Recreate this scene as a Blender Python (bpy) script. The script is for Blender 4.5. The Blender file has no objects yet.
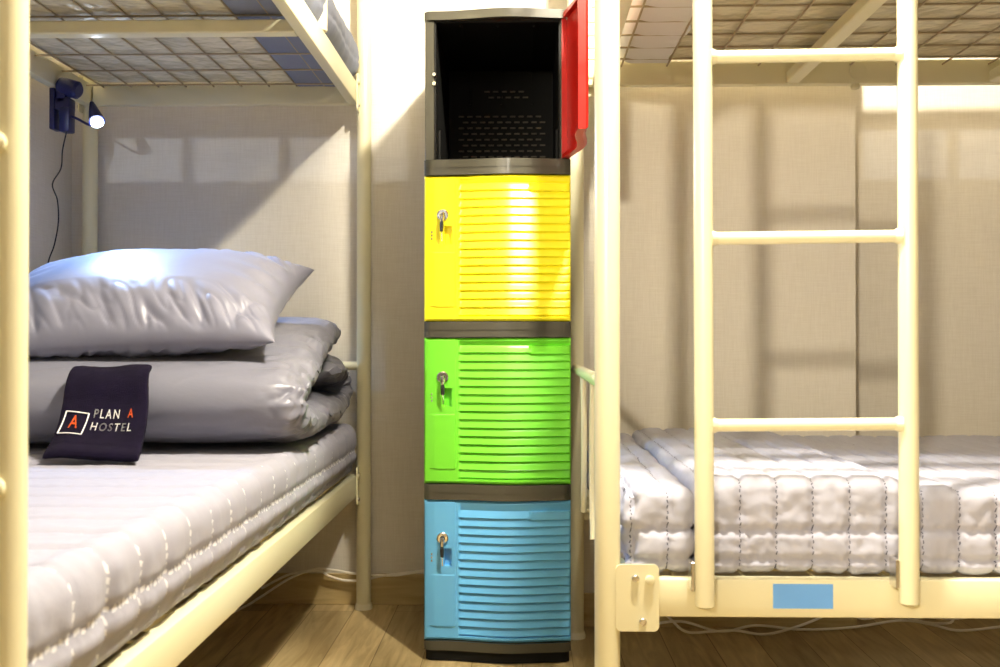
import bpy, bmesh, math, random
from mathutils import Vector, Matrix, noise
random.seed(4)
S = bpy.context.scene
COL = S.collection
PI = math.pi
# ------------------------------------------------------------------ camera
YAW = 0.0225
H = 0.7745
cam = bpy.data.cameras.new('camera'); camo = bpy.data.objects.new('camera', cam); COL.objects.link(camo)
cam.sensor_width = 24; cam.lens = 24; cam.clip_start = 0.02
camo.location = (0, 0, H); camo.rotation_euler = (PI/2 + 0.0065, 0, YAW)
cam.dof.use_dof = True; cam.dof.focus_distance = 2.35; cam.dof.aperture_fstop = 4.5
S.camera = camo
S.view_settings.view_transform = 'Standard'; S.view_settings.look = 'None'
S.view_settings.exposure = 0.28; S.view_settings.gamma = 1.0
S.view_settings.use_curve_mapping = False
# ------------------------------------------------------------------ world and lights
W = bpy.data.worlds.new('world'); S.world = W; W.use_nodes = True
W.node_tree.nodes['Background'].inputs[0].default_value = (0.62, 0.75, 1.0, 1)
W.node_tree.nodes['Background'].inputs[1].default_value = 0.25

def lamp(name, kind, loc, energy, color, rad=0.05, rot=None, **kw):
    l = bpy.data.lights.new(name, kind); l.energy = energy; l.color = color
    if kind in ('POINT', 'SPOT'): l.shadow_soft_size = rad
    for k, v in kw.items(): setattr(l, k, v)
    o = bpy.data.objects.new(name, l); COL.objects.link(o); o.location = loc
    if rot: o.rotation_euler = rot
    return o
lamp('ceiling_lamp_light', 'POINT', (0.31, 1.38, 2.20), 240, (1.0, 0.925, 0.77), 0.045)
lamp('rear_fill_light', 'POINT', (-0.12, -0.55, 1.75), 9, (1.0, 0.93, 0.80), 0.12)  # unseen fill, added to brighten the near posts
lamp('added_pier_spot', 'SPOT', (-0.74, -1.6, 1.55), 330, (1.0, 0.89, 0.71), 0.085, Vector((1.85, 3.9, -.45)).to_track_quat('-Z', 'Y').to_euler(), spot_size=math.radians(36), spot_blend=.7)  # unseen spot added to lighten the pier and cast the ladder's shadow
lamp('low_sun', 'SUN', (0, -5, 2), 0.40, (0.72, 0.82, 1.0), rot=(PI/2 - 0.04, 0, 0), angle=0.004)

def P(px, py, d):
    """photo pixel at camera depth d -> world point (for reading sizes off the photograph)"""
    xc = (px-500)/1000*d; zc = (340-py)/1000*d
    return Vector((xc - YAW*d, d + YAW*xc, H + zc))

# ------------------------------------------------------------------ materials
def mat(name, color, rough=0.5, metal=0.0, bump=None, var=None, coat=0.0, sheen=0.0, spec=0.5, emit=None, aniso=None):
    m = bpy.data.materials.new(name); m.use_nodes = True
    nt = m.node_tree; b = nt.nodes['Principled BSDF']
    b.inputs['Base Color'].default_value = (*color, 1)
    b.inputs['Roughness'].default_value = rough
    b.inputs['Metallic'].default_value = metal
    b.inputs['Coat Weight'].default_value = coat
    b.inputs['Sheen Weight'].default_value = sheen
    b.inputs['Specular IOR Level'].default_value = spec
    if emit:
        b.inputs['Emission Color'].default_value = (*emit[0], 1); b.inputs['Emission Strength'].default_value = emit[1]
    tc = nt.nodes.new('ShaderNodeTexCoord')
    def noisetex(scale, stretch=(1, 1, 1), detail=3):
        mp = nt.nodes.new('ShaderNodeMapping'); mp.inputs['Scale'].default_value = stretch
        nt.links.new(tc.outputs['Object'], mp.inputs['Vector'])
        n = nt.nodes.new('ShaderNodeTexNoise'); n.inputs['Scale'].default_value = scale; n.inputs['Detail'].default_value = detail
        nt.links.new(mp.outputs[0], n.inputs['Vector']); return n
    if var:   # (scale, stretch, amount)
        n = noisetex(var[0], var[1])
        mx = nt.nodes.new('ShaderNodeMix'); mx.data_type = 'RGBA'
        mx.inputs[6].default_value = (*[c*(1-var[2]) for c in color], 1)
        mx.inputs[7].default_value = (*[min(1, c*(1+var[2])) for c in color], 1)
        nt.links.new(n.outputs['Fac'], mx.inputs[0]); nt.links.new(mx.outputs[2], b.inputs['Base Color'])
    if bump:  # (scale, stretch, strength, distance)
        n = noisetex(bump[0], bump[1])
        bp = nt.nodes.new('ShaderNodeBump'); bp.inputs['Strength'].default_value = bump[2]; bp.inputs['Distance'].default_value = bump[3]
        nt.links.new(n.outputs['Fac'], bp.inputs['Height']); nt.links.new(bp.outputs[0], b.inputs['Normal'])
    return m

def linen():
    m = bpy.data.materials.new('linen_wallpaper'); m.use_nodes = True
    nt = m.node_tree; b = nt.nodes['Principled BSDF']; b.inputs['Roughness'].default_value = 0.85
    b.inputs['Specular IOR Level'].default_value = 0.2
    tc = nt.nodes.new('ShaderNodeTexCoord')
    outs = []
    for st in ((1, 1, 18), (18, 18, 1)):
        mp = nt.nodes.new('ShaderNodeMapping'); mp.inputs['Scale'].default_value = st
        nt.links.new(tc.outputs['Object'], mp.inputs[0])
        n = nt.nodes.new('ShaderNodeTexNoise'); n.inputs['Scale'].default_value = 18; n.inputs['Detail'].default_value = 4
        nt.links.new(mp.outputs[0], n.inputs['Vector']); outs.append(n.outputs['Fac'])
    a = nt.nodes.new('ShaderNodeMath'); a.operation = 'ADD'; nt.links.new(outs[0], a.inputs[0]); nt.links.new(outs[1], a.inputs[1])
    r = nt.nodes.new('ShaderNodeMapRange'); r.inputs[1].default_value = 0.7; r.inputs[2].default_value = 1.3
    nt.links.new(a.outputs[0], r.inputs[0])
    mx = nt.nodes.new('ShaderNodeMix'); mx.data_type = 'RGBA'
    mx.inputs[6].default_value = (0.69, 0.635, 0.535, 1); mx.inputs[7].default_value = (0.765, 0.715, 0.62, 1)
    nt.links.new(r.outputs[0], mx.inputs[0]); nt.links.new(mx.outputs[2], b.inputs['Base Color'])
    bp = nt.nodes.new('ShaderNodeBump'); bp.inputs['Strength'].default_value = 0.2; bp.inputs['Distance'].default_value = 0.001
    nt.links.new(r.outputs[0], bp.inputs['Height']); nt.links.new(bp.outputs[0], b.inputs['Normal'])
    return m

def wood(name, c1, c2, plank=True, axis='y'):
    m = bpy.data.materials.new(name); m.use_nodes = True
    nt = m.node_tree; b = nt.nodes['Principled BSDF']; b.inputs['Roughness'].default_value = 0.38
    tc = nt.nodes.new('ShaderNodeTexCoord')
    mp = nt.nodes.new('ShaderNodeMapping')
    if axis == 'y': mp.inputs['Rotation'].default_value = (0, 0, PI/2)
    nt.links.new(tc.outputs['Object'], mp.inputs[0])
    mg = nt.nodes.new('ShaderNodeMapping'); mg.inputs['Scale'].default_value = (1.3, 11, 11)
    nt.links.new(mp.outputs[0], mg.inputs[0])
    n = nt.nodes.new('ShaderNodeTexNoise'); n.inputs['Scale'].default_value = 3.2; n.inputs['Detail'].default_value = 8; n.inputs['Distortion'].default_value = 1.2
    nt.links.new(mg.outputs[0], n.inputs['Vector'])
    r = nt.nodes.new('ShaderNodeMapRange'); r.inputs[1].default_value = 0.3; r.inputs[2].default_value = 0.72
    nt.links.new(n.outputs['Fac'], r.inputs[0])
    mx = nt.nodes.new('ShaderNodeMix'); mx.data_type = 'RGBA'
    mx.inputs[6].default_value = (*c1, 1); mx.inputs[7].default_value = (*c2, 1)
    nt.links.new(r.outputs[0], mx.inputs[0])
    out = mx.outputs[2]
    if plank:
        br = nt.nodes.new('ShaderNodeTexBrick')
        br.inputs['Scale'].default_value = 1.0; br.inputs['Brick Width'].default_value = 0.95
        br.inputs['Row Height'].default_value = 0.121; br.inputs['Mortar Size'].default_value = 0.0013
        br.inputs['Color1'].default_value = (1, 1, 1, 1); br.inputs['Color2'].default_value = (0.70, 0.70, 0.68, 1)
        br.inputs['Mortar'].default_value = (0.33, 0.28, 0.2, 1); br.offset = 0.37
        nt.links.new(mp.outputs[0], br.inputs['Vector'])
        mu = nt.nodes.new('ShaderNodeMix'); mu.data_type = 'RGBA'; mu.blend_type = 'MULTIPLY'; mu.inputs[0].default_value = 1
        nt.links.new(out, mu.inputs[6]); nt.links.new(br.outputs['Color'], mu.inputs[7]); out = mu.outputs[2]
        bp = nt.nodes.new('ShaderNodeBump'); bp.inputs['Strength'].default_value = 0.3; bp.inputs['Distance'].default_value = 0.001; bp.invert = True
        nt.links.new(br.outputs['Fac'], bp.inputs['Height']); nt.links.new(bp.outputs[0], b.inputs['Normal'])
    nt.links.new(out, b.inputs['Base Color'])
    return m

WALL = linen()
FLOOR = wood('oak_laminate', (0.40, 0.28, 0.12), (0.70, 0.54, 0.28))
BASEW = wood('oak_skirting', (0.42, 0.31, 0.13), (0.60, 0.47, 0.23), plank=False, axis='x')
CEIL = mat('ceiling_paint', (0.42, 0.39, 0.34), 0.9)  # unseen ceiling, tone lowered to reduce bounced fill
CREAM = mat('cream_powder_coat', (0.78, 0.73, 0.49), 0.32, bump=(260, (1, 1, 1), 0.06, 0.001), coat=0.15)
CAPM = mat('cream_plastic', (0.82, 0.77, 0.58), 0.4)
BLACKP = mat('black_plastic', (0.02, 0.02, 0.022), 0.4)
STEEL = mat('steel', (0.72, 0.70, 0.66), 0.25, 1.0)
CHROME = mat('chrome', (0.85, 0.83, 0.8), 0.12, 1.0)
GREYP = mat('grey_abs_plastic', (0.062, 0.058, 0.042), 0.26, coat=0.3)
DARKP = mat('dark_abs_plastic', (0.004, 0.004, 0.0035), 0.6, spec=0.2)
SLOTLIGHT = mat('slot_light_tone', (0.10, 0.08, 0.055), 0.5)  # paler tone paints the light coming through the vent slots
def quilt(name, color, line, axis, pitch, off, rows, zoff, lw=.0011, dash=110):
    m = mat(name, color, 0.85, sheen=0.05, spec=0.08)
    nt = m.node_tree; b = nt.nodes['Principled BSDF']
    def mth(op, a, c=None, d=None):
        n = nt.nodes.new('ShaderNodeMath'); n.operation = op
        for k, v in enumerate((a, c, d)):
            if v is None: continue
            if isinstance(v, (int, float)): n.inputs[k].default_value = v
            else: nt.links.new(v, n.inputs[k])
        return n.outputs[0]
    tc = nt.nodes.new('ShaderNodeTexCoord'); sp = nt.nodes.new('ShaderNodeSeparateXYZ'); nt.links.new(tc.outputs['Object'], sp.inputs[0])
    u = mth('ADD', sp.outputs[axis], off+pitch*200); z = mth('ADD', sp.outputs[2], zoff)
    o = sp.outputs[1-axis]
    uw = mth('ADD', u, mth('MULTIPLY', mth('SINE', mth('MULTIPLY', mth('ADD', z, o), 420)), .0009))
    fu = mth('ABSOLUTE', mth('SUBTRACT', mth('FRACT', mth('ADD', mth('DIVIDE', uw, pitch), .5)), .5))
    l1 = mth('LESS_THAN', mth('MULTIPLY', fu, pitch), lw)
    da = mth('GREATER_THAN', mth('FRACT', mth('MULTIPLY', mth('ADD', z, o), dash)), .4)
    tot = mth('MULTIPLY', l1, da)
    for r in rows:
        zw = mth('ADD', z, mth('MULTIPLY', mth('SINE', mth('MULTIPLY', u, 2*PI/.021)), -.0018))
        l = mth('LESS_THAN', mth('ABSOLUTE', mth('SUBTRACT', zw, r)), lw)
        d2 = mth('GREATER_THAN', mth('FRACT', mth('MULTIPLY', u, dash)), .35)
        tot = mth('MAXIMUM', tot, mth('MULTIPLY', l, d2))
    mx = nt.nodes.new('ShaderNodeMix'); mx.data_type = 'RGBA'; mx.inputs[6].default_value = (*color, 1); mx.inputs[7].default_value = (*line, 1)
    nt.links.new(tot, mx.inputs[0]); nt.links.new(mx.outputs[2], b.inputs['Base Color'])
    n = nt.nodes.new('ShaderNodeTexNoise'); n.inputs['Scale'].default_value = 55; n.inputs['Detail'].default_value = 5
    nt.links.new(tc.outputs['Object'], n.inputs['Vector'])
    bp = nt.nodes.new('ShaderNodeBump'); bp.inputs['Strength'].default_value = .35; bp.inputs['Distance'].default_value = .003
    nt.links.new(n.outputs['Fac'], bp.inputs['Height']); nt.links.new(bp.outputs[0], b.inputs['Normal'])
    return m
QUILT = quilt('striped_quilted_cotton', (0.32, 0.315, 0.375), (0.60, 0.59, 0.62), 1, .095, 0.0, (.462,), 0.0, lw=.0032, dash=80)
QUILTW = quilt('pale_quilted_cotton', (0.44, 0.44, 0.52), (0.13, 0.13, 0.17), 0, .0595, 1.139, (), 0.39, lw=.0011)
QUILTU = mat('plain_pale_cotton', (0.80, 0.78, 0.78), 0.75, bump=(60, (1, 1, 1), 0.35, 0.003))
SATIN = mat('grey_satin_duvet', (0.19, 0.19, 0.235), 0.36, bump=(22, (1, 1, 2), 0.3, 0.004), sheen=0.05)
SATIN2 = mat('grey_satin_pillow', (0.20, 0.20, 0.255), 0.38, bump=(18, (1, 1, 1), 0.25, 0.003), sheen=0.05)
GREYC = mat('grey_blue_cloth', (0.20, 0.22, 0.29), 0.8, bump=(120, (1, 1, 1), 0.3, 0.001))
FILM = mat('mattress_film', (0.70, 0.64, 0.46), 0.27, bump=(9, (1, 1, 1), 1.0, 0.03), spec=0.5)
TERRY = mat('navy_terry', (0.008, 0.005, 0.018), 0.95, bump=(700, (1, 1, 1), 1.0, 0.003), sheen=0.02, spec=0.08, var=(30, (1, 1, 1), 0.5))
WHITET = mat('white_thread', (0.85, 0.83, 0.80), 0.7)
ORANGET = mat('orange_thread', (0.85, 0.13, 0.02), 0.7)
CORDW = mat('white_cord_plastic', (0.88, 0.82, 0.70), 0.45)
BLUES = mat('blue_sticker', (0.15, 0.40, 0.88), 0.5)
NAVYP = mat('navy_plastic', (0.006, 0.010, 0.09), 0.35)
LEDM = mat('led_lens', (0.9, 0.95, 1), 0.2, emit=((0.75, 0.86, 1.0), 30))

# ------------------------------------------------------------------ mesh helpers
def new(): return bmesh.new()
def box(bm, x0, x1, y0, y1, z0, z1, r=0.0, seg=2):
    vs = [bm.verts.new((x, y, z)) for x in (x0, x1) for y in (y0, y1) for z in (z0, z1)]
    idx = ((0, 1, 3, 2), (4, 6, 7, 5), (0, 4, 5, 1), (2, 3, 7, 6), (0, 2, 6, 4), (1, 5, 7, 3))
    fs = [bm.faces.new([vs[i] for i in f]) for f in idx]
    if r > 0:
        es = list({e for f in fs for e in f.edges})
        bmesh.ops.bevel(bm, geom=es, offset=r, segments=seg, affect='EDGES', profile=0.5)
def plate(bm, x0, x1, y0, y1, z0, z1, r):
    loop = []
    for cx, cz, a0 in ((x1-r, z1-r, 0), (x0+r, z1-r, 90), (x0+r, z0+r, 180), (x1-r, z0+r, 270)):
        for k in range(7):
            a = math.radians(a0+15*k); loop.append((cx+r*math.cos(a), cz+r*math.sin(a)))
    f = [bm.verts.new((x, y0, z)) for x, z in loop]; g = [bm.verts.new((x, y1, z)) for x, z in loop]
    bm.faces.new(f); bm.faces.new(g[::-1]); n = len(f)
    for k in range(n): bm.faces.new((f[k], g[k], g[(k+1) % n], f[(k+1) % n]))
def frames(pts):
    n = len(pts); T = []
    for i in range(n):
        a = pts[max(0, i-1)]; b = pts[min(n-1, i+1)]; T.append((b-a).normalized())
    up = Vector((0, 0, 1)) if abs(T[0].z) < 0.9 else Vector((1, 0, 0))
    N = [(up - T[0]*up.dot(T[0])).normalized()]
    for i in range(1, n):
        v = N[-1] - T[i]*N[-1].dot(T[i]); N.append(v.normalized())
    return T, N
def tube(bm, pts, r, seg=16, cap=True, rs=None, dome=0.0):
    pts = [Vector(p) for p in pts]; T, N = frames(pts); rings = []
    rs = rs or [r]*len(pts)
    if dome:
        pts = [pts[0]-T[0]*dome] + pts + [pts[-1]+T[-1]*dome]; T = [T[0]]+T+[T[-1]]; N = [N[0]]+N+[N[-1]]; rs = [rs[0]*.72]+rs+[rs[-1]*.72]
    for p, t, n, q in zip(pts, T, N, rs):
        b = t.cross(n)
        rings.append([bm.verts.new(p + (n*math.cos(a)+b*math.sin(a))*q) for a in [2*PI*k/seg for k in range(seg)]])
    for a, b in zip(rings, rings[1:]):
        for k in range(seg): bm.faces.new((a[k], a[(k+1) % seg], b[(k+1) % seg], b[k]))
    if cap:
        bm.faces.new(rings[0][::-1]); bm.faces.new(rings[-1])
def smooth_path(pts, n=8):
    pts = [Vector(p) for p in pts]; out = []
    q = [2*pts[0]-pts[1]] + pts + [2*pts[-1]-pts[-2]]
    for i in range(1, len(q)-2):
        for k in range(n):
            t = k/n; a, b, c, d = q[i-1:i+3]
            out.append(0.5*((2*b)+(c-a)*t+(2*a-5*b+4*c-d)*t*t+(3*b-3*c+d-a)*t**3))
    out.append(pts[-1]); return out
def grid(bm, nu, nv, f, closed_u=False):
    g = [[bm.verts.new(f(i/(nu-1) if not closed_u else i/nu, j/(nv-1))) for j in range(nv)] for i in range(nu)]
    for i in range(nu if closed_u else nu-1):
        for j in range(nv-1):
            a = g[i][j]; b = g[(i+1) % nu][j]; c = g[(i+1) % nu][j+1]; d = g[i][j+1]
            bm.faces.new((a, b, c, d))
    return g
def nz(p, s, st=(1, 1, 1)): return noise.noise(Vector((p[0]*s*st[0], p[1]*s*st[1], p[2]*s*st[2])))
def rdg(p, s, st=(1, 1, 1), k=2.0): return (1-abs(nz(p, s, st))*2.2)**k if abs(nz(p, s, st))*2.2 < 1 else 0
def block(bm, lo, hi, r, res, disp):
    """rounded padded block whose surface is moved by disp(p, n)"""
    lo, hi = Vector(lo), Vector(hi); ilo = lo+Vector((r, r, r)); ihi = hi-Vector((r, r, r))
    if ilo.z > ihi.z: ilo.z = ihi.z = (lo.z+hi.z)/2
    cache = {}
    def axis_samples(a):
        L = hi[a]-lo[a]; n = max(4, int(L/res)); return [lo[a]+L*i/n for i in range(n+1)]
    ax = [axis_samples(a) for a in range(3)]
    def vert(p):
        k = tuple(round(c*1e5) for c in p)
        if k not in cache:
            c = Vector([min(max(p[i], ilo[i]), ihi[i]) for i in range(3)])
            d = Vector(p)-c; nrm = d.normalized() if d.length > 1e-9 else Vector((0, 0, 1)); rr = r if ilo.z != ihi.z else min(r, (hi.z-lo.z)/2)
            q = c+nrm*rr
            cache[k] = bm.verts.new(q + nrm*disp(q, nrm))
        return cache[k]
    for a in range(3):
        u, v = (a+1) % 3, (a+2) % 3
        for side in (0, 1):
            w = (lo, hi)[side][a]
            for i in range(len(ax[u])-1):
                for j in range(len(ax[v])-1):
                    q = []
                    for (ii, jj) in ((i, j), (i+1, j), (i+1, j+1), (i, j+1)):
                        p = [0, 0, 0]; p[a] = w; p[u] = ax[u][ii]; p[v] = ax[v][jj]; q.append(vert(p))
                    if side == 0: q.reverse()
                    bm.faces.new(q)
def obj(name, bm, m, parent=None, sm=True, angle=35):
    bmesh.ops.recalc_face_normals(bm, faces=bm.faces)
    if parent is not None and parent.get('_off') is not None:
        o = parent['_off']; bmesh.ops.translate(bm, verts=bm.verts, vec=(-o[0], -o[1], -o[2]))
    me = bpy.data.meshes.new(name); bm.to_mesh(me); bm.free()
    if sm:
        for p in me.polygons: p.use_smooth = True
        try: me.set_sharp_from_angle(angle=math.radians(angle))
        except Exception: pass
    me.materials.append(m)
    ob = bpy.data.objects.new(name, me); COL.objects.link(ob)
    if parent is not None:
        ob.parent = parent
        if parent.get('_off') is not None: ob['_off'] = parent['_off']
    return ob
def thing(name, label, cat, loc=(0, 0, 0), rotz=0, group=None, off=True):
    """off=True: child meshes are given in world coordinates; False: in the thing's own coordinates"""
    o = bpy.data.objects.new(name, None); COL.objects.link(o); o.location = loc; o.rotation_euler = (0, 0, rotz)
    o.empty_display_size = 0.1
    o['label'] = label; o['category'] = cat
    if group: o['group'] = group
    if off: o['_off'] = list(loc)
    return o
def tag(o, label, cat, group=None):
    o['label'] = label; o['category'] = cat
    if group: o['group'] = group
    return o
def struct(name, bm, m, parent=None):
    o = obj(name, bm, m, parent)
    if parent is None: o['kind'] = 'structure'
    return o

# ------------------------------------------------------------------ the room
XL, XR, YB, YR, YN, ZC = -1.335, 2.75, 2.93, -2.6, 2.72, 2.36
b = new(); box(b, XL-.1, XR+.1, YR-.1, YB+.1, -.1, 0); struct('floor', b, FLOOR)
b = new(); box(b, XL-.1, XR+.1, YR-.1, YB+.1, ZC, ZC+.1); struct('ceiling', b, CEIL)
b = new(); box(b, XL-.1, XL, YR, YB, 0, ZC); struct('wall_left', b, WALL)
b = new(); box(b, XR, XR+.1, YR, YB, 0, ZC); struct('wall_right', b, mat('bounce_cut_brown', (0.25, 0.21, 0.17), 0.8))  # unseen wall, darkened to cut bounced light
b = new(); box(b, XL-.1, XR+.1, YB, YB+.1, 0, ZC); struct('wall_back', b, WALL)
b = new(); box(b, 0.13, 0.899, YN, YB, 0, ZC); struct('wall_pier', b, WALL)
# the rear wall, behind the camera, with openings added to shape the sun patches
wz0, wz1 = 1.452, 2.0
ops = ((-1.27, -.30, (-.99, -.70)), (0.955, 1.62, (1.25,)))
b = new(); xs = [XL-.1, -1.27, -.30, .955, 1.62, XR+.1]
for q in (0, 2, 4): box(b, xs[q], xs[q+1], YR-.1, YR, 0, ZC)
for q in (1, 3): box(b, xs[q], xs[q+1], YR-.1, YR, 0, wz0); box(b, xs[q], xs[q+1], YR-.1, YR, wz1, ZC)
struct('wall_front', b, mat('bounce_cut_brown_grey', (0.22, 0.19, 0.16), 0.8))  # unseen wall given a dark tone so less light bounces back
for k, (xa, xb, mull) in enumerate(ops):
    b = new()
    for x in (xa+.02,)+mull+(xb-.02,): box(b, x-.018, x+.018, YR-.08, YR-.03, wz0, wz1, .003)
    for z in (wz0+.001, wz1-.03): box(b, xa, xb, YR-.078, YR-.032, z-.004, z+.012, .003)
    struct('added_window_%d' % (k+1), b, CEIL)  # guessed frames, added so their bars break up the sun patches
hb = 0.09
def skirting(bm, x0, x1, yf): box(bm, x0, x1, yf-.010, yf, 0.0, hb, .002, 1)
b = new(); skirting(b, XL, 0.129, YB); skirting(b, 0.900, XR, YB); struct('baseboard_back', b, BASEW)
b = new(); skirting(b, 0.13, 0.899, YN); struct('baseboard_pier', b, BASEW)
b = new(); box(b, XL, XL+.010, YR, YB-.011, 0, hb, .002, 1); struct('baseboard_left', b, BASEW)

# ------------------------------------------------------------------ bunk beds
def bunk(loc, rotz, L, Wd, zu, label, guard, bars, mx, my, plate_w, ro=0.0):
    """local x runs along the bed from its near / left end, y=0 is the side towards the aisle"""
    t = thing('bunk_bed', label, 'bunk bed', loc, rotz, None, off=False)
    R = 0.021; zl = 0.325; hl = 0.062; top = 2.08
    for (x, y) in ((0, 0), (L, 0), (0, Wd), (L, Wd)):
        b = new(); tube(b, [(x, y, 0.012), (x, y, top)], R, 28)
        p = obj('post', b, CREAM, t)
        b = new(); tube(b, [(x, y, 0.0), (x, y, 0.006), (x, y, 0.016)], R, 24, rs=[R+.004, R+.004, R+.0015])
        obj('foot_cap', b, CAPM, p)
        b = new(); tube(b, [(x, y, top), (x, y, top+.006), (x, y, top+.012)], R, 24, rs=[R+.002, R+.001, R*.6])
        obj('top_cap', b, CAPM, p)
    for (z0, hh) in ((zl, hl), (zu, 0.062)):
        for y in (ro, Wd):
            b = new(); box(b, R-.004, L-R+.004, y-.014, y+.014, z0, z0+hh, .004, 2)
            obj('side_rail', b, CREAM, t)
        for x in (0, L):
            xo = x+(.064 if x == 0 else -.064) if ro == 0 else x+(.013 if x == 0 else -.013)
            b = new(); box(b, xo-.013, xo+.013, R-.004, Wd-R+.004, z0, z0+hh, .004, 2)
            obj('end_rail', b, CREAM, t)
        # slats across the bed
        for x in bars:
            b = new(); box(b, x-.0175, x+.0175, .0142+ro, Wd-.0142, z0+.002, z0+.032, .003, 1)
            obj('cross_bar', b, CREAM, t)
        # welded wire deck
        b = new(); zm = z0+hh-.013
        x = mx
        while x < L-.02:
            tube(b, [(x, ro+.010, zm), (x, Wd-.010, zm)], 0.0026, 6); x += mx
        y = ro+my
        while y < Wd-.02:
            tube(b, [(.010, y, zm+.003), (L-.010, y, zm+.003)], 0.0026, 6); y += my
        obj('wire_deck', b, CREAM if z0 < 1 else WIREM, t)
        # corner plates with bolts
        for x, s in ((0, 1), (L, -1)):
            for y, sy in ((ro, -1), (Wd, 1)):
                b = new()
                xa, xb = sorted((x+s*.012, x+s*(.012+plate_w)))
                ya, yb = sorted((y+sy*.0145, y+sy*.0185))
                zp0, zp1 = z0-.022, z0+hh+.024
                plate(b, xa, xb, ya, yb, zp0, zp1, min(.009, plate_w*.25))
                pl = obj('corner_plate', b, CREAM, t)
                if y == ro or z0 > 1:
                    for (fx, fz) in ((.45, .80), (.62, .15)):
                        bx = x+s*(.012+plate_w*fx); bz = zp0+(zp1-zp0)*fz
                        b = new(); tube(b, [(bx, ya if sy < 0 else yb, bz), (bx, (ya if sy < 0 else yb)+sy*.004, bz)], .006, 14, dome=.0015)
                        obj('bolt', b, STEEL, pl)
                    bx = x+s*(.012+plate_w*.78); bz = zp0+(zp1-zp0)*.77
                    b = new(); tube(b, [(bx, ya if sy < 0 else yb, bz), (bx, (ya if sy < 0 else yb)+sy*.005, bz)], .0075, 16, dome=.001)
                    obj('bolt_cap', b, CREAM, pl)
    # end frames: a bar between the posts with bowed uprights
    for x in (0, L):
        for zb, zt in ((zl+hl, 0.70), (zu+.20, zu+.40)):
            xq = x
            b = new(); tube(b, [(xq, .012, zt), (xq, Wd-.012, zt)], .0125, 18); obj('end_bar', b, CREAM, t)
            n = 2 if zb < 1 else 0
            for k in range(1, n+1):
                y = Wd*k/(n+1); sgn = 1 if k % 2 else -1
                pts = [(xq, y+sgn*.03*math.sin(PI*q/10), zb-.004+(zt-zb)*q/10) for q in range(11)]
                b = new(); tube(b, pts, .0065, 10); obj('baluster', b, CREAM, t)
    # guard rail of the upper bunk, hooked over the aisle rail
    gx0, gx1 = guard
    b = new()
    z0 = zu+.038; z1 = zu+.36
    gy = -.034 if ro == 0 else ro-.002
    if ro: z0 = zu+.0625
    pts = smooth_path([(gx0, gy, z0), (gx0, gy, z1-.05), (gx0+.014, gy, z1-.012), (gx0+.06, gy, z1), (gx1-.06, gy, z1), (gx1-.014, gy, z1-.012), (gx1, gy, z1-.05), (gx1, gy, z0)], 5)
    tube(b, pts, .0185, 18, dome=.002); g = obj('guard_rail', b, CREAM, t)
    for x in (gx0, gx1):
        s = 1 if x == gx0 else -1
        b = new(); box(b, min(x, x+s*.09), max(x, x+s*.09), ro+.001, ro+.005, zu+.0625, zu+.15, .0015, 1)
        obj('guard_plate', b, CREAM, g)
    return t
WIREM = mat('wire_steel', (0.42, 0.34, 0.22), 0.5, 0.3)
LBED = (-0.458, 0.870, 0.0); RBED = (0.139, 1.644, 0.0)
LZ, RZ = 1.452, 1.437
LW, RW = 0.80, 0.97
left = bunk(LBED, PI/2, 2.01, LW, LZ, 'cream metal bunk bed on the left with folded bedding and clip lamp', (0.25, 1.51), (0.67, 1.34), .15, .08, .030, .030)
right = bunk(RBED, 0, 2.05, RW, RZ, 'cream metal bunk bed on the right with ladder and blue sticker', (0.95, 1.85), (0.56, 1.08, 1.57), .118, .10, .070)

for pz in (.9445, .647):
    b = new(); tube(b, [(0-.019, -.004, pz), (0-.024, -.004, pz)], .010, 18, dome=.003); obj('bolt_cap', b, CREAM, left)
# blue sticker on the right bed's rail
b = new(); p0 = P(771, 582, 1.63); p1 = P(832, 608, 1.62)
box(b, p0.x, p1.x, 1.644-.0148, 1.644-.0140, p1.z, p0.z)
bmesh.ops.translate(b, verts=b.verts, vec=(-RBED[0], -RBED[1], 0))
obj('sticker', b, BLUES, right)
# round socket plug and small stub under the far upper rail
b = new(); tube(b, [(.727, RW-.0142, RZ+.033), (.727, RW-.018, RZ+.033)], .022, 20, dome=.001); obj('rail_plug', b, CREAM, right)
b = new(); tube(b, [(.725, RW-.002, RZ+.003), (.725, RW-.002, RZ-.009)], .011, 14, dome=.002); obj('rail_stub', b, CREAM, right)

# ladder
t = thing('ladder', 'cream tubular ladder hooked on the front of the right bunk bed', 'ladder', (0.29, 1.605, 0))
yl = 1.600
sl = [P(703.5, 604, 1.6), P(702, 0, 1.6)]; sr = [P(907.5-2.5, 600, 1.6), P(907-2.5, 0, 1.6)]
def onst(s, z):
    f = (z-s[0].z)/(s[1].z-s[0].z); return Vector((s[0].x+(s[1].x-s[0].x)*f, yl, z))
for s in (sl, sr):
    b = new(); a = onst(s, s[0].z); tube(b, [a, onst(s, 1.92)], .0155, 24, dome=.003); p = obj('stile', b, CREAM, t)
    b = new(); q = a+Vector((-.019, 0, .045)); box(b, q.x-.003, q.x+.003, q.y-.004, q.y+.026, q.z-.022, q.z+.024, .001, 1); obj('hook', b, STEEL, p)
for py in (425, 239, 58, -124):
    z = P(700, py, 1.6).z
    a = onst(sl, z); c = onst(sr, z+.003)
    b = new(); tube(b, [a+Vector((.010, 0, 0)), c+Vector((-.010, 0, 0))], .0102, 18)
    for e, s in ((a, 1), (c, -1)):
        tube(b, [e+Vector((s*.012, 0, 0)), e+Vector((s*.0165, 0, 0)), e+Vector((s*.022, 0, 0))], .0135, 18, rs=[.0145, .0125, .0104])
    obj('rung', b, CREAM, t)

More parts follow.
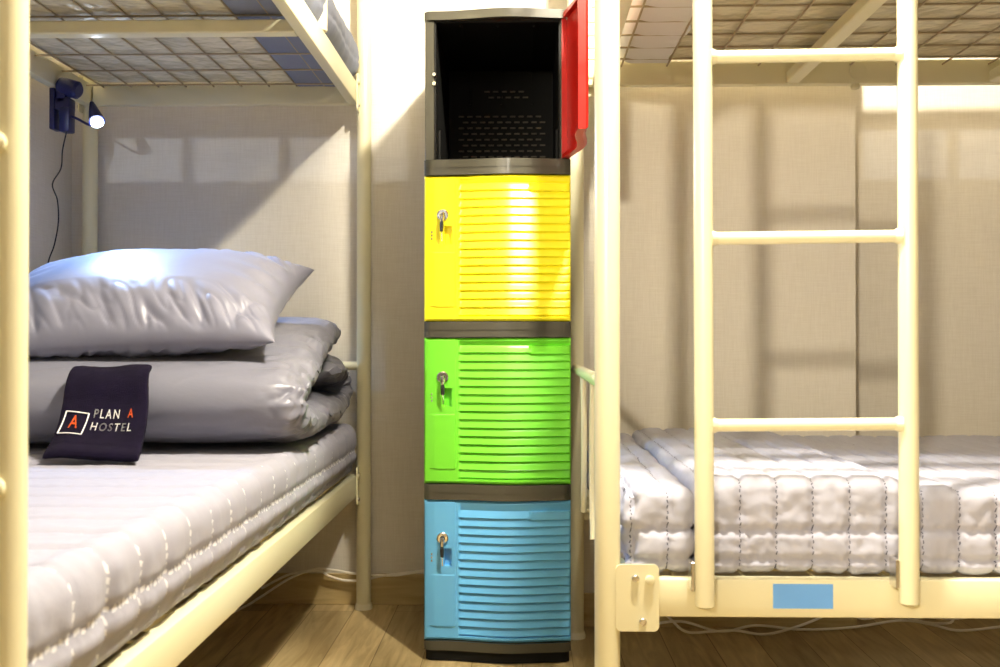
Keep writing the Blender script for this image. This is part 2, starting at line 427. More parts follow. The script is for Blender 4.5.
# ------------------------------------------------------------------ mattresses
def ridge(d, w): return math.exp(-(d/w)**2)
def quilt_disp(along, pitch, rows, amp=.0045, phase=0.0, w=.0055, axn=2, wr=.0035):
    def f(p, n):
        u = p[along]+phase
        wob = .0016*math.sin(p[2]*420)
        d = abs((u+wob) / pitch - round((u+wob)/pitch))*pitch
        v = -amp*ridge(d, w)
        side = 1-abs(n.z)
        for zr in rows:
            zz = zr + .0018*math.sin(u*2*PI/.021)
            v -= amp*1.25*ridge(p[2]-zz, w)*side
        # gathers near stitches
        a = nz((p[0], p[1], p[2]), 22, (1, 1, .35))
        v += wr*a*(.4+.9*side) + .002*nz(p, 60)
        return v
    return f
def mattress(name, label, lo, hi, r, res, disp, m, cat='mattress'):
    b = new(); block(b, lo, hi, r, res, disp)
    o = obj(name, b, m, None, True, 80); tag(o, label, cat); return o

# left lower mattress
lx1 = LBED[0]-.03; lx0 = LBED[0]-LW+.016
ly0 = LBED[1]+.02; ly1 = LBED[1]+2.01-.02
qd = quilt_disp(1, .095, (.462, .420), amp=.0055, w=.008)
def left_disp(p, n):
    v = qd(p, n)
    if n.x > .1: v += .014*n.x*max(0, min(1, (p[2]-.39)/.05))      # bulges out over the rail
    # softly sagging edge towards the near end
    return v
t = tag(obj('mattress', (lambda b: (block(b, (lx0, ly0, .388), (LBED[0]-.026, ly1, .536), .036, .0075, left_disp), b)[1])(new()), QUILT, None, True, 80),
        'pale grey striped quilted mattress on the left lower bunk', 'mattress')

# right lower mattress: folding mattress in padded sections
ry0, ry1 = RBED[1]+.002, RBED[1]+RW-.03
mt = thing('mattress', 'pale grey folding quilted mattress on the right lower bunk, behind the ladder', 'mattress', (RBED[0]+1, RBED[1]+.5, .39))
secs = [(.166, .283, .532), (.281, .626, .550), (.630, 1.30, .532), (1.302, 2.16, .540)]
for i, (x0, x1, zt) in enumerate(secs):
    qs = quilt_disp(0, .0595, (.462, .413), amp=.0060, w=.0055, wr=.0035)
    def rd(p, n, x0=x0, x1=x1, i=i):
        v = qs(p, n)
        if i == 0 and n.x < -.1: v += .014*nz(p, 26, (1, 1, 1)) - .008*abs(nz(p, 45))
        if i == 0: v += .007*nz(p, 17)
        v += .003*nz(p, 9, (1, .4, 1)) - .003*rdg(p, 30, (1.2, 1, .35), 3)*max(0, -n.y)
        return v
    b = new(); block(b, (x0, ry0, .389), (x1, ry1, zt), .024, .0052 if i < 3 else .012, rd)
    obj('padded_section', b, QUILTW, mt, True, 80)

# upper mattresses
def film_disp(p, n): return .003*nz(p, 12)
ux0, ux1 = LBED[0]-LW+.02, LBED[0]-.048
mt = thing('mattress', 'film-wrapped mattress on the left upper bunk, seen from below through the wire deck', 'mattress', (LBED[0]-.4, LBED[1]+1, LZ+.06))
b = new(); block(b, (ux0, LBED[1]+.03, LZ+.056), (ux1, LBED[1]+1.98, LZ+.185), .03, .03, film_disp)
obj('mattress_body', b, FILM, mt, True, 80)
# grey quilted cover, pulled over the aisle edge and tucked below
def wrap(bm, path, axis, a0, a1, th, res, disp):
    path = smooth_path(path, 6); T, N = frames(path); n = int((a1-a0)/res)
    for side in (1, -1):
        pass
    out = [p+nn*th/2 for p, nn in zip(path, N)] + [p-nn*th/2 for p, nn in zip(path[::-1], N[::-1])]
    K = len(out)
    rings = []
    for j in range(n+1):
        a = a0+(a1-a0)*j/n; rg = []
        for k, q in enumerate(out):
            p = Vector(q); p[axis] = a; rg.append(bm.verts.new(p+disp(p)))
        rings.append(rg)
    for r0, r1 in zip(rings, rings[1:]):
        for k in range(K): bm.faces.new((r0[k], r0[(k+1) % K], r1[(k+1) % K], r1[k]))
    h = K//2
    for rg in (rings[0], rings[-1]):
        for k in range(h-1): bm.faces.new((rg[k], rg[k+1], rg[K-2-k], rg[K-1-k]))
b = new(); z = LZ; xa = LBED[0]-.030
pth = [(xa-.155, 0, z+.0535), (xa-.09, 0, z+.0535), (xa-.035, 0, z+.0535), (xa-.012, 0, z+.068), (xa+.010, 0, z+.095), (xa+.017, 0, z+.13), (xa+.010, 0, z+.17), (xa-.03, 0, z+.192), (xa-.12, 0, z+.196)]
def cd(p):
    w = max(0, min(1, (p.z-z-.06)/.03))
    d = abs(p.y/.065-round(p.y/.065))*.065
    return Vector((w*(-.004*ridge(d, .006)+.006*nz(p, 14)-.004*ridge(p.z-z-.12, .005)), 0, .004*w*nz(p, 11)))
wrap(b, pth, 1, LBED[1]+.05, LBED[1]+1.985, .006, .012, cd)
obj('quilted_cover', b, GREYC, mt, True, 80)['label'] = 'grey blue quilted cover wrapped round the aisle edge'

ux0, ux1 = RBED[0]+.115, RBED[0]+2.02
mt = thing('mattress', 'film-wrapped mattress on the right upper bunk above the ladder', 'mattress', (RBED[0]+1, RBED[1]+.5, RZ+.06))
b = new(); block(b, (ux0, RBED[1]+.02, RZ+.056), (ux1, RBED[1]+RW-.02, RZ+.185), .03, .03, film_disp)
obj('mattress_body', b, FILM, mt, True, 80)
b = new(); z = RZ
pth = [(ux0+.125, 0, z+.0535), (ux0+.08, 0, z+.0535), (ux0+.025, 0, z+.0535), (ux0+.001, 0, z+.066), (ux0-.012, 0, z+.10), (ux0-.012, 0, z+.14), (ux0-.006, 0, z+.175), (ux0+.03, 0, z+.194), (ux0+.12, 0, z+.197)]
def cd2(p):
    e = max(0, (p.x-ux0-.03)/.09) if p.z < z+.08 else 0
    return Vector((.022*e*nz(p, 9)+.006*nz(p, 30), 0, -.004*e*abs(nz(p, 34, (.4, 1, 1)))))
wrap(b, pth, 1, RBED[1]+.03, RBED[1]+RW-.035, .005, .008, cd2)
obj('quilted_cover', b, QUILTU, mt, True, 80)['label'] = 'white crumpled cover gathered round the bed end'

# ------------------------------------------------------------------ duvet, pillow, towel
DZ = Vector((0, .02, -.012))
cpath = smooth_path([Vector(q)+DZ for q in [(0, 2.56, .706), (0, 2.70, .704), (0, 2.775, .690), (0, 2.80, .655), (0, 2.77, .615), (0, 2.68, .603), (0, 2.40, .602), (0, 2.20, .604), (0, 2.11, .618), (0, 2.075, .650),
                     (0, 2.105, .685), (0, 2.22, .718), (0, 2.42, .762), (0, 2.64, .802), (0, 2.80, .812)]], 14)
Tn, Nn = frames(cpath); NP = len(cpath)
b = new(); rings = []
xa, xb = -1.235, -.455; NX = 170
for j in range(NX+1):
    f = j/NX
    # denser near the right end
    f = 1-(1-f)**1.35
    ring_o = []
    for sgn in (1, -1):
        seq = range(NP) if sgn == 1 else range(NP-1, -1, -1)
        for i in seq:
            c = cpath[i]; s = i/(NP-1)
            endy = min(1, s/.06, (1-s)/.05); endf = math.sqrt(max(0, 1-(1-endy)**2))*.9+.1
            x1 = xb - .055*max(0, (c.y-2.2)/.6)*(1 if s > .55 else .55) + .012*nz((c.y, c.z, s*4), 9)
            x = xa+(x1-xa)*f
            ex = min(1, (x1-x)/.075, (x-xa)/.075); endx = math.sqrt(max(0, 1-(1-ex)**2))*.86+.14
            th = .091*endf*endx
            p = Vector((x, c.y, c.z)) + sgn*Nn[i]*th/2
            near = max(0, 1-(x1-x)/.16)
            pl = math.sin(s*150+3*nz((x, s*9, 0), 7))*.003*near*(1 if ex < 1 else .8)
            near2 = near*near
            wrk = .006*nz(p, 7, (.6, 1.4, 1.4)) + .009*near*nz(p, 15) - .011*near*rdg(p, 17, (.45, 1, 1), 2) - .008*near2*rdg(p, 38, (.5, 1, 1), 2) - .003*rdg(p, 9, (.5, 1, 1), 4)
            p += sgn*Nn[i]*(pl+wrk)
            if p.z < .5415: p.z = .5415
            ring_o.append(b.verts.new(p))
    rings.append(ring_o)
K = 2*NP
for r0, r1 in zip(rings, rings[1:]):
    for k in range(K): b.faces.new((r0[k], r0[(k+1) % K], r1[(k+1) % K], r1[k]))
for rg in (rings[0], rings[-1]):
    for k in range(NP-1): b.faces.new((rg[k], rg[k+1], rg[K-2-k], rg[K-1-k]))
tag(obj('duvet', b, SATIN, None, True, 85), 'folded grey satin duvet on the left lower bunk under the pillow', 'duvet')

# pillow
b = new(); A, B = .365, .262; NU, NV = 200, 130
tilt = math.radians(21); ctr = Vector((-.898, 2.345, .850))
Rm = Matrix.Rotation(tilt, 3, 'X') @ Matrix.Rotation(math.radians(-1.5), 3, 'Y') @ Matrix.Rotation(math.radians(2), 3, 'Z')
def pil(u, v, side):
    u = 2*u-1; v = 2*v-1
    u = math.sin(u*PI/2)*.35+u*.65; v = math.sin(v*PI/2)*.35+v*.65
    x = A*u*(1-.085*(1-abs(v)**2.2)); y = B*v*(1-.10*(1-abs(u)**2.2))
    e = max(0, (1-abs(u)**2.6))*max(0, (1-abs(v)**2.6))
    h = (e**.48)*(.122 if side > 0 else .080)
    q = Vector((x, y, side))
    edge = max(0, 1-(1-abs(v))/.55)
    edgeu = max(0, 1-(1-abs(u))/.45)
    wv = .0075*edge*math.sin(x*95+3*nz((x, y, 1), 6)+y*30)*min(1, e*6)*(.45+abs(nz((x, 3, 1), 12)))
    wu = .006*edgeu*math.sin(y*70+3*nz((x, y, 5), 6))*min(1, e*6)
    sl_ = Vector((x*.8+y*.6, -x*.6+y*.8, side))
    cr = rdg(sl_, 11, (1.7, .42, 1), 3)*.014*min(1, edge*1.5+.25*edgeu)*min(1, e*5) + rdg(sl_, 24, (1.6, .4, 1), 3)*.008*edge*min(1, e*5)
    h += wv*.5+wu-cr+.005*nz((x, y, side*3), 7)*min(1, e*3)
    p = Vector((x, y, side*h))
    # front lower edge sags a little
    return ctr + Rm @ p
gt = grid(b, NU, NV, lambda u, v: pil(u, v, 1)); gb = grid(b, NU, NV, lambda u, v: pil(u, v, -1))
bmesh.ops.remove_doubles(b, verts=b.verts, dist=.0006)
tag(obj('pillow', b, SATIN2, None, True, 85), 'plump lavender grey pillow lying on the folded duvet', 'pillow')

# towel
tc = smooth_path([Vector(q)+Vector((0, 0, -.012)) for q in [(0, 1.885, .5615), (0, 1.925, .583), (0, 1.965, .615), (0, 1.993, .655), (0, 2.010, .695), (0, 2.030, .716), (0, 2.058, .728)]], 6)
TT, TN = frames(tc); NT = len(tc)
def sgnN(i):
    n = TN[i]; return n if n.y < 0 else -n          # towards the camera
def towel_pt(w, s, off):
    f = s*(NT-1); i = min(NT-2, int(f)); k = f-i
    c = tc[i].lerp(tc[i+1], k); n = sgnN(i).lerp(sgnN(i+1), k).normalized()
    xl = -.914+(-.929+.914)*s; xr = -.730+(-.768+.730)*s**.8
    if w < 0 or w > 1: pass
    x = xl+(xr-xl)*w
    wav = .004*math.sin(w*5+s*3)+.003*nz((w, s, 0), 3)
    return Vector((x, c.y, c.z)) + n*(off+wav)
TH = .021
b = new(); ws = 46; hs = 60
def closed(u, v):
    # u runs round the thin section, v up the towel
    per = u*2*PI
    w = .5-.5*math.cos(per)*1.0
    o = math.sin(per)
    o = math.copysign(abs(o)**.35, o)*TH/2
    ev = min(1, v/.05, (1-v)/.05); o *= math.sqrt(max(0, 1-(1-ev)**2))*.85+.15
    p = towel_pt(w, v, -o)
    p += Vector((0, -.0012*nz(p, 160), .0008*nz(p, 170)))
    if v < .12 and v > .09: p.y += .0015
    return p
g = grid(b, ws*2, hs, closed, closed_u=True)
for j in (0, hs-1):
    col = [g[i][j] for i in range(ws*2)]
    try: b.faces.new(col)
    except Exception: pass
tow = tag(obj('towel', b, TERRY, None, True, 80), 'folded navy towel with hostel logo leaning on the duvet', 'towel')
def glyph(txt, w0, s0, hgt, wid, m, name, space=1.0):
    cu = bpy.data.curves.new('txt', 'FONT'); cu.body = txt; cu.size = 1.0; cu.space_character = space; cu.offset = .012; cu.extrude = 0.0
    o = bpy.data.objects.new('txt', cu); COL.objects.link(o)
    bpy.context.view_layer.update()
    me = bpy.data.meshes.new_from_object(o.evaluated_get(bpy.context.evaluated_depsgraph_get()))
    xs = [v.co.x for v in me.vertices]; ys = [v.co.y for v in me.vertices]
    x0, x1, y0, y1 = min(xs), max(xs), min(ys), max(ys)
    bm = new(); bm.from_mesh(me)
    bmesh.ops.solidify(bm, geom=bm.faces[:], thickness=.02)
    for v in bm.verts:
        w = w0+(v.co.x-x0)/(x1-x0)*wid; s = s0+(v.co.y-y0)/(y1-y0)*hgt
        v.co = towel_pt(w, s, TH/2+.0012+(.0012 if v.co.z > .005 else 0))
    bpy.data.objects.remove(o); bpy.data.curves.remove(cu); bpy.data.meshes.remove(me)
    return obj(name, bm, m, tow, False)
glyph('PLAN', .40, .38, .075, .29, WHITET, 'embroidered_letters', 1.35)
glyph('A', .79, .385, .075, .065, ORANGET, 'embroidered_letter')
glyph('HOSTEL', .40, .265, .075, .46, WHITET, 'embroidered_letters', 1.30)
glyph('A', .155, .27, .12, .10, ORANGET, 'embroidered_letter')
b = new()
cs = [(.065, .22), (.33, .215), (.345, .41), (.09, .42)]
for k in range(4):
    (wa, sa), (wb, sb) = cs[k], cs[(k+1) % 4]
    tube(b, [towel_pt(wa+(wb-wa)*q/5, sa+(sb-sa)*q/5, TH/2+.0016) for q in range(6)], .0014, 8)
obj('embroidered_frame', b, WHITET, tow)

# ------------------------------------------------------------------ locker tower
LX0, LX1, LY0, LY1 = -.238, .116, 2.41, 2.885
WL = LX1-LX0
def wave(u):                                  # plan of the front: flat at the lock, swelling to the right
    a = max(0, min(1, (u-.10)/.50)); a = a*a*(3-2*a)
    c = max(0, min(1, (u-.55)/.50)); c = c*c*(3-2*c)
    return .004-.024*a+.018*c
bz = [P(500, y, 2.41).z for y in (660.5, 492, 329.5, 167)]      # centres of the dark bands (bottom ... top)
ztop = P(500, 10, 2.41).z
lk = thing('locker', 'tall four-door plastic locker with yellow, green and blue doors between the bunk beds', 'locker', ((LX0+LX1)/2, 2.65, 0))
def slab(bm, z0, z1, ins=0.0, y1=LY1, lip=.004, n=40):
    vs = []
    prof = [(LX0+ins+(WL-2*ins)*i/n, LY0+wave(i/n)-lip+ins) for i in range(n+1)]
    # rounded front corners
    prof[0] = (prof[0][0], prof[0][1]+.010); prof[1] = (prof[1][0], prof[1][1]+.002); prof[-1] = (prof[-1][0], prof[-1][1]+.010); prof[-2] = (prof[-2][0], prof[-2][1]+.002)
    loop = prof + [(LX1-ins, y1), (LX0+ins, y1)]
    lo = [bm.verts.new((x, y, z0)) for x, y in loop]; hi = [bm.verts.new((x, y, z1)) for x, y in loop]
    bm.faces.new(lo[::-1]); bm.faces.new(hi)
    for k in range(len(loop)): bm.faces.new((lo[k], lo[(k+1) % len(loop)], hi[(k+1) % len(loop)], hi[k]))
band = .0185
b = new(); slab(b, 0.002, P(0, 643, 2.41).z-.002, 0.004); obj('base', b, DARKP, lk)['label'] = 'black base'
comp = []
zb0 = P(0, 641, 2.41).z
for z_0, z_1 in ((zb0-.022, zb0), (bz[1]-band, bz[1]+band), (bz[2]-band, bz[2]+band), (bz[3]-band, bz[3]+band), (ztop-.021, ztop)):
    b = new(); slab(b, z_0, z_1, 0.0)
    sf = obj('top_panel' if z_1 == ztop else 'shelf_band', b, GREYP, lk, True, 30)
    if z_0 > .1 and z_1 != ztop:
        b = new(); slab(b, z_0+band-.0010, z_0+band+.0010, 0, lip=.0055); obj('moulding_line', b, GREYP, sf)
zz = [zb0, bz[1], bz[2], bz[3], ztop]
for i in range(4):
    za = zz[i]+(band if i else 0); zt = zz[i+1]-(band if i < 3 else .021)
    for (xa_, xb_) in ((LX0+.002, LX0+.024), (LX1-.024, LX1-.002)):
        b = new(); box(b, xa_, xb_, LY0+(.025 if i < 3 else .006), LY1-.004, za+.0005, zt-.0005, .001, 1)
        obj('side_panel', b, GREYP, lk, True, 30)
# dark moulded interior of the open top compartment
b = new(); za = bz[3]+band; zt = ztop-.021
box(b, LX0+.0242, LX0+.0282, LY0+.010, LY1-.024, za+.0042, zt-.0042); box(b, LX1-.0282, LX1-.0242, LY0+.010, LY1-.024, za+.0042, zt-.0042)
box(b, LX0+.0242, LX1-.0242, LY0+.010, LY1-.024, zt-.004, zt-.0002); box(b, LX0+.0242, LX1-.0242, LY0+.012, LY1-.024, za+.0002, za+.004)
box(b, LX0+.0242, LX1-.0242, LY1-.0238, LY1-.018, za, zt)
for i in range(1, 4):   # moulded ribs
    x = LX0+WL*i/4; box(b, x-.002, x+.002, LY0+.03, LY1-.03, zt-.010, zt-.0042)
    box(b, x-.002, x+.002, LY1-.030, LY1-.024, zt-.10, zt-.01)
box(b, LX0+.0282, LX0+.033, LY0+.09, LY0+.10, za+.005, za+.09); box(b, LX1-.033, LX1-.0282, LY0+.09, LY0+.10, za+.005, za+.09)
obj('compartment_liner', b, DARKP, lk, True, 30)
b = new(); r = 0; z = za+.004
while z < za+.275:
    nslots = 10; off = (r % 2)*.012
    for k in range(nslots):
        x = LX0+.055+off+k*.0245
        if z > za+.205 and not (.25 < k/nslots < .75): continue
        box(b, x, x+.016, LY1-.0262, LY1-.0238, z, z+.0048, .0008, 1)
    if za+.19 <= z <= za+.23: obj('vent_grille', b, SLOTLIGHT, lk, False); b = new()
    z += .0165 if z < za+.19 or z > za+.23 else .055; r += 1
obj('vent_grille', b, SLOTLIGHT, lk, False)

def door_bm(z0, z1, thick=.020, hollow=False):
    """front surface: plan wave + louvres; x = LX0..LX1"""
    bm = new(); h = z1-z0
    us = [0, .008, .02, .04, .06, .08, .095, .105, .113, .12, .125, .13, .1375, .1385, .15, .165, .172, .178, .185, .1895, .1905, .197, .205, .212, .216, .22, .226, .23, .236, .245]
    us += [.252+.748*i/42 for i in range(43)]
    us[-1] = 1.0; us.insert(-1, .992)
    pit = .0201; m0 = .012
    nl = int((h-2*m0)/pit)
    zs = [0.0, .0015, .006, m0-.001]
    for i in range(nl):
        zb = m0+i*pit
        zs += [zb, zb+.0012, zb+.0035, zb+.008, zb+pit*.62, zb+pit*.9]
    zs += [m0+nl*pit, h-.006, h-.0015, h]
    # extra rows for the lock panel and finger hole
    zl0, zl1 = h*.10, h*.47; hh0, hh1 = h*.530, h*.655
    zs += [zl0-.002, zl0, zl0+.002, zl1, zl1+.002, hh0-.0005, hh0+.0005, hh1-.0005, hh1+.0005]
    zs = sorted(set(round(q, 5) for q in zs))
    def front(u, z):
        y = LY0+wave(u)
        # rounded outer rim
        eu = min(u, 1-u)*WL; ez = min(z, h-z)
        e = min(eu, ez)
        y += .006*max(0, 1-e/.006)**2
        if u > .236 and m0 <= z < m0+nl*pit+1e-6:
            q = ((z-m0) % pit)/pit; row = int((z-m0)/pit)
            fade = min(1, (u-.236)/.012)*max(0, min(1, (1-u)/.03+.25))
            if row == nl-1 and u > .72: fade = 0
            s = q if q > .17 else 0
            y += .0078*fade*(1-min(1, max(0, (q-.0)/.17))) + 0.0066*fade*(q if q > .17 else .0)*1.0
        # raised lock panel
        if .05 < u < .214 and z > zl0:
            zc = zl0 + .003*math.cos((u-.134)/.084*PI/2)*-1
            if z > zc+.001: y -= .0024
            if z > zl1: y += .0012
        # finger hole
        if .138 < u < .19 and hh0 < z < hh1: y += .017
        return y
    F = [[bm.verts.new((LX0+WL*u, front(u, z), z0+z)) for z in zs] for u in us]
    for i in range(len(us)-1):
        for j in range(len(zs)-1): bm.faces.new((F[i][j], F[i+1][j], F[i+1][j+1], F[i][j+1]))
    def back(u): return LY0+wave(u)+thick
    if not hollow:
        Bk = [[bm.verts.new((LX0+WL*u, back(u)+(0 if True else 0), z0+z)) for z in (zs[0], zs[-1])] for u in us]
        for i in range(len(us)-1):
            bm.faces.new((Bk[i][0], Bk[i][1], Bk[i+1][1], Bk[i+1][0]))
            bm.faces.new((F[i][0], Bk[i][0], Bk[i+1][0], F[i+1][0])); bm.faces.new((F[i][-1], F[i+1][-1], Bk[i+1][1], Bk[i][1]))
        for i in (0, -1): bm.faces.new([F[i][j] for j in range(len(zs))]+[Bk[i][1], Bk[i][0]])
    else:
        # rim standing back from the skin all round, with the skin's inside recessed
        t1 = .006; rim = .010
        uin = [u for u in us if rim/WL <= u <= 1-rim/WL]; 
        uo = us
        def ring(f): return f
        outer_b = []; 
        # outer back loop
        Bk = [[bm.verts.new((LX0+WL*u, back(u), z0+z)) for z in (0, h)] for u in us]
        for i in range(len(us)-1):
            bm.faces.new((F[i][0], Bk[i][0], Bk[i+1][0], F[i+1][0])); bm.faces.new((F[i][-1], F[i+1][-1], Bk[i+1][1], Bk[i][1]))
        for i in (0, -1): bm.faces.new([F[i][j] for j in range(len(zs))]+[Bk[i][1], Bk[i][0]])
        # rim top
        def cu(u): return min(max(u, rim/WL), 1-rim/WL)
        Ri = [[bm.verts.new((LX0+WL*cu(u), back(u), z0+z)) for z in (rim, h-rim)] for u in us]
        Rf = [[bm.verts.new((LX0+WL*cu(u), LY0+wave(u)+.010, z0+z)) for z in (rim, h-rim)] for u in us]
        for i in range(len(us)-1):
            for (a, c) in ((0, 0), (1, 1)):
                bm.faces.new((Bk[i][a], Bk[i+1][a], Ri[i+1][c], Ri[i][c])); bm.faces.new((Ri[i][c], Ri[i+1][c], Rf[i+1][c], Rf[i][c]))
            bm.faces.new((Rf[i][0], Rf[i+1][0], Rf[i+1][1], Rf[i][1]))
        for i in (0, -1):
            bm.faces.new((Bk[i][0], Bk[i][1], Ri[i][1], Ri[i][0])); bm.faces.new((Ri[i][0], Ri[i][1], Rf[i][1], Rf[i][0]))
        # moulded stops inside
        for k in range(12):
            z = z0+h*.16+k*h*.055; u = .33; box(bm, LX0+WL*u, LX0+WL*(u+.04), LY0+wave(u)+.009, LY0+wave(u)+.014, z, z+.006)
        for u in (.26, .62): box(bm, LX0+WL*u, LX0+WL*u+.004, LY0+wave(u)+.009, LY0+wave(u)+.016, z0+.012, z0+h-.012)
        bmesh.ops.remove_doubles(bm, verts=bm.verts, dist=1e-6)
    return bm
def lockset(parent, z0, h, keylen, tilt=0.0):
    lx = LX0+WL*.128; lz = z0+h*.73; y = LY0+wave(.128)-.0014
    b = new(); tube(b, [(lx, y+.004, lz), (lx, y-.004, lz), (lx, y-.006, lz)], .0145, 28, rs=[.0138, .0138, .0115])
    tube(b, [(lx, y-.006, lz), (lx, y-.009, lz)], .008, 20); k = obj('lock_cylinder', b, CHROME, parent)
    b = new(); tube(b, [(lx, y-.009, lz), (lx, y-.0102, lz)], .0062, 16); obj('keyhole', b, BLACKP, parent)
    b = new(); box(b, lx-.0012, lx+.0012, y-.0165, y-.0085, lz-.005, lz+.005)
    # key bow hanging down
    tube(b, [(lx, y-.0185, lz+.004), (lx+tilt*.3, y-.0195, lz-.006), (lx+tilt, y-.019, lz-.018)], .004, 10, rs=[.004, .0055, .004])
    obj('key', b, CHROME, parent)
    b = new()
    tube(b, [(lx+tilt, y-.019, lz-.014), (lx+tilt*1.2, y-.020, lz-.026), (lx+tilt*1.5, y-.018, lz-.042)], .0042, 10, rs=[.0035, .0048, .004]); obj('key_fob', b, BLACKP, parent)
    b = new()
    for q in range(9):
        cz = lz-.044-q*.0024; cx = lx+tilt*1.5+(q % 2)*.0008
        tube(b, [(cx-.0012, y-.016+q*.0006, cz), (cx+.0012, y-.016+q*.0006, cz-.0014)], .0013, 6)
    obj('key_chain', b, CHROME, parent)
    # small latch screw left of the panel
    b = new(); sx = LX0+WL*.052; sz = z0+h*.59; sy = LY0+wave(.05)-.0003
    for dz in (.008, 0, -.008): tube(b, [(sx, sy+.001, sz+dz), (sx+.001, sy-.0012, sz+dz)], .0026, 8)
    obj('rivet', b, STEEL, parent)
dcol = {'blue': (0.13, 0.45, 0.80), 'green': (0.18, 0.70, 0.035), 'yellow': (1.0, 0.90, 0.015), 'red': (0.45, 0.008, 0.004)}
dm = {k: mat(k+'_abs_plastic', v, 0.33, coat=0.06) for k, v in dcol.items()}
for i, k in enumerate(('blue', 'green', 'yellow')):
    z0 = zz[i]+(band+.0015 if i else .0015); z1 = zz[i+1]-band-.0015
    d = obj('door', door_bm(z0, z1), dm[k], lk, True, 25); d['label'] = k+' louvred door'
    lockset(d, z0, z1-z0, .03, (.0, .001, -.001)[i])
# red door, swung open on its right-hand hinge
z0 = bz[3]+band+.0015; z1 = ztop-.0225
hx, hy = LX1-.006, LY0+.004
bm = door_bm(z0, z1+.012, .022, True)
bmesh.ops.rotate(bm, verts=bm.verts, cent=(hx, hy, 0), matrix=Matrix.Rotation(math.radians(94.5), 3, 'Z'))
d = obj('door', bm, dm['red'], lk, True, 25); d['label'] = 'red door standing open'
b = new(); tube(b, [(hx-.002, hy-.004, z1-.002), (hx-.002, hy-.004, z1+.016)], .004, 12); tube(b, [(hx+.004, hy-.012, z1+.012), (hx+.0, hy-.002, z1+.03)], .0035, 10)
obj('hinge_pin', b, CHROME, d)
# latch plate on the left jamb of the open box
b = new(); zc = P(434, 78, 2.41).z; 
for dz in (.012, -.010): tube(b, [(LX0+.024, LY0+.002, zc+dz), (LX0+.026, LY0+.008, zc+dz)], .005, 10)
obj('latch', b, STEEL, lk)

# ------------------------------------------------------------------ clip lamp
cp = P(63, 112, 2.68)
lpt = thing('clip_lamp', 'navy clip-on reading lamp with glowing bluish light at the corner of the left upper bunk', 'lamp', tuple(cp))
yc = cp.y; xw = LBED[0]-LW+.014
b = new()
box(b, -1.262, -1.247, yc-.02, yc+.02, LZ-.115, LZ-.004, .003)
box(b, -1.247, -1.208, yc-.02, yc+.02, LZ-.062, LZ-.030, .003)
obj('clip', b, NAVYP, lpt)
b = new(); box(b, -1.236, -1.206, yc-.022, yc+.016, LZ-.122, LZ-.055, .005); box(b, -1.2435, -1.218, yc-.02, yc+.016, LZ-.045, LZ+.010, .004); obj('clip_jaw', b, NAVYP, lpt)
b = new(); tube(b, [(-1.236, yc-.004, LZ+.004), (-1.190, yc-.010, LZ-.010)], .024, 24, dome=.006); obj('clip_grip', b, NAVYP, lpt)
hp = P(96.5, 122, 2.62)
gp = smooth_path([(-1.208, yc-.006, LZ-.078), (-1.190, yc-.012, LZ-.086), (hp.x-.022, hp.y+.015, hp.z-.004), (hp.x-.014, hp.y+.012, hp.z+.02), (hp.x-.012, hp.y+.012, hp.z+.035)], 6)
b = new(); tube(b, gp, .0035, 10); obj('gooseneck', b, NAVYP, lpt)
hd = Vector((.40, -.52, -.76)).normalized()
base_ = hp - hd*.085 + Vector((-.0, 0, 0))
b = new(); tube(b, [hp-hd*.080, hp-hd*.062, hp-hd*.02, hp-hd*.003], .01, 20, rs=[.006, .010, .018, .021]); hdo = obj('lamp_head', b, NAVYP, lpt)
b = new(); tube(b, [hp-hd*.004, hp+hd*.002], .016, 20, dome=.003); obj('lamp_lens', b, LEDM, lpt)
q = hd.to_track_quat('-Z', 'Y').to_euler()
sp = lamp('reading_light', 'SPOT', tuple(hp+hd*.012), 46.0, (0.34, 0.56, 1.0), .012, q, spot_size=math.radians(125), spot_blend=.8)
sp.parent = lpt; sp.matrix_parent_inverse = Matrix.Translation(-cp)
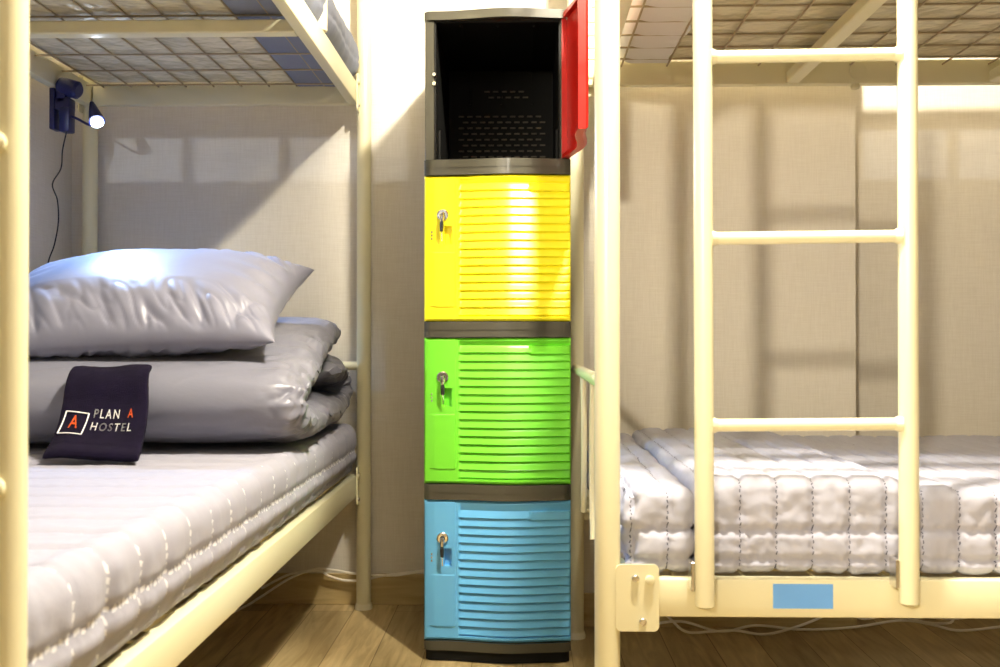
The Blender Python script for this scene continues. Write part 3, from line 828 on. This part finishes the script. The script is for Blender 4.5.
# cord
b = new()
cpts = [P(66, 131, 2.66), P(62, 150, 2.68), P(60.5, 168, 2.69), P(52, 184, 2.70), P(57, 200, 2.72), P(58, 222, 2.74), P(54, 245, 2.76), P(47, 268, 2.78), P(44, 320, 2.80), P(44, 370, 2.80)]
tube(b, smooth_path(cpts, 6), .0019, 8); obj('power_cord', b, BLACKP, lpt)['label'] = 'thin black wavy cord'

# ------------------------------------------------------------------ white cords along the skirting
def cord(label, pts, r=.0035):
    b = new(); tube(b, smooth_path(pts, 8), r, 10)
    return tag(obj('electrical_cord', b, CORDW, None), label, 'cord')
yw = YB-.018
def W3(px, py, y=None, d=2.9): 
    p = P(px, py, d); return (p.x, p.y if y is None else y, p.z)
cord('white cord sagging to the floor along the skirting behind the left bed', [W3(180, 590, None, 2.60)[:2]+(.006,), W3(240, 607, None, 2.86)[:2]+(.006,), W3(262, 596), W3(290, 578), W3(315, 569), W3(335, 570), W3(357, 573.5), W3(395, 575), W3(430, 570), W3(460, 572)])
cord('white cord looping lower on the skirting by the left bed post', [W3(262, 588, None, 2.902), W3(290, 574, None, 2.902), W3(318, 570.5, None, 2.907), W3(330, 576, None, 2.907), W3(345, 580, None, 2.907), W3(362, 580, None, 2.907), W3(380, 576, None, 2.905), W3(410, 572, None, 2.905), W3(435, 569, None, 2.905)])
def W4(px, py, d=2.62): 
    p = P(px, py, d); return (p.x, p.y, max(p.z, .005))
cord('white cord drooping over the floor under the right bed, nearest of the three', [W4(640, 600), W4(665, 614), W4(685, 631), W4(712, 631), W4(735, 630), W4(765, 638), W4(800, 625), W4(830, 612), W4(850, 600)])
cord('white cord bending along the skirting under the right bed', [W4(640, 626, 2.66), W4(680, 621, 2.66), W4(720, 631, 2.64), W4(755, 625, 2.66), W4(800, 629, 2.66), W4(850, 627, 2.66), W4(900, 620, 2.66), W4(930, 624, 2.66), W4(960, 630, 2.64), W4(1010, 625, 2.66)])
cord('white looped cord bundle under the right bed near the second ladder stile', [W4(840, 607, 2.68), W4(862, 618, 2.68), W4(890, 614, 2.68), W4(920, 617, 2.66), W4(948, 612, 2.66), W4(950, 622, 2.66), W4(925, 622, 2.66), W4(905, 615, 2.66), W4(945, 618, 2.68), W4(970, 616, 2.7), W4(985, 608, 2.7), W4(1000, 600, 2.7)])
for o in list(bpy.data.objects):
    if '_off' in o.keys(): del o['_off']
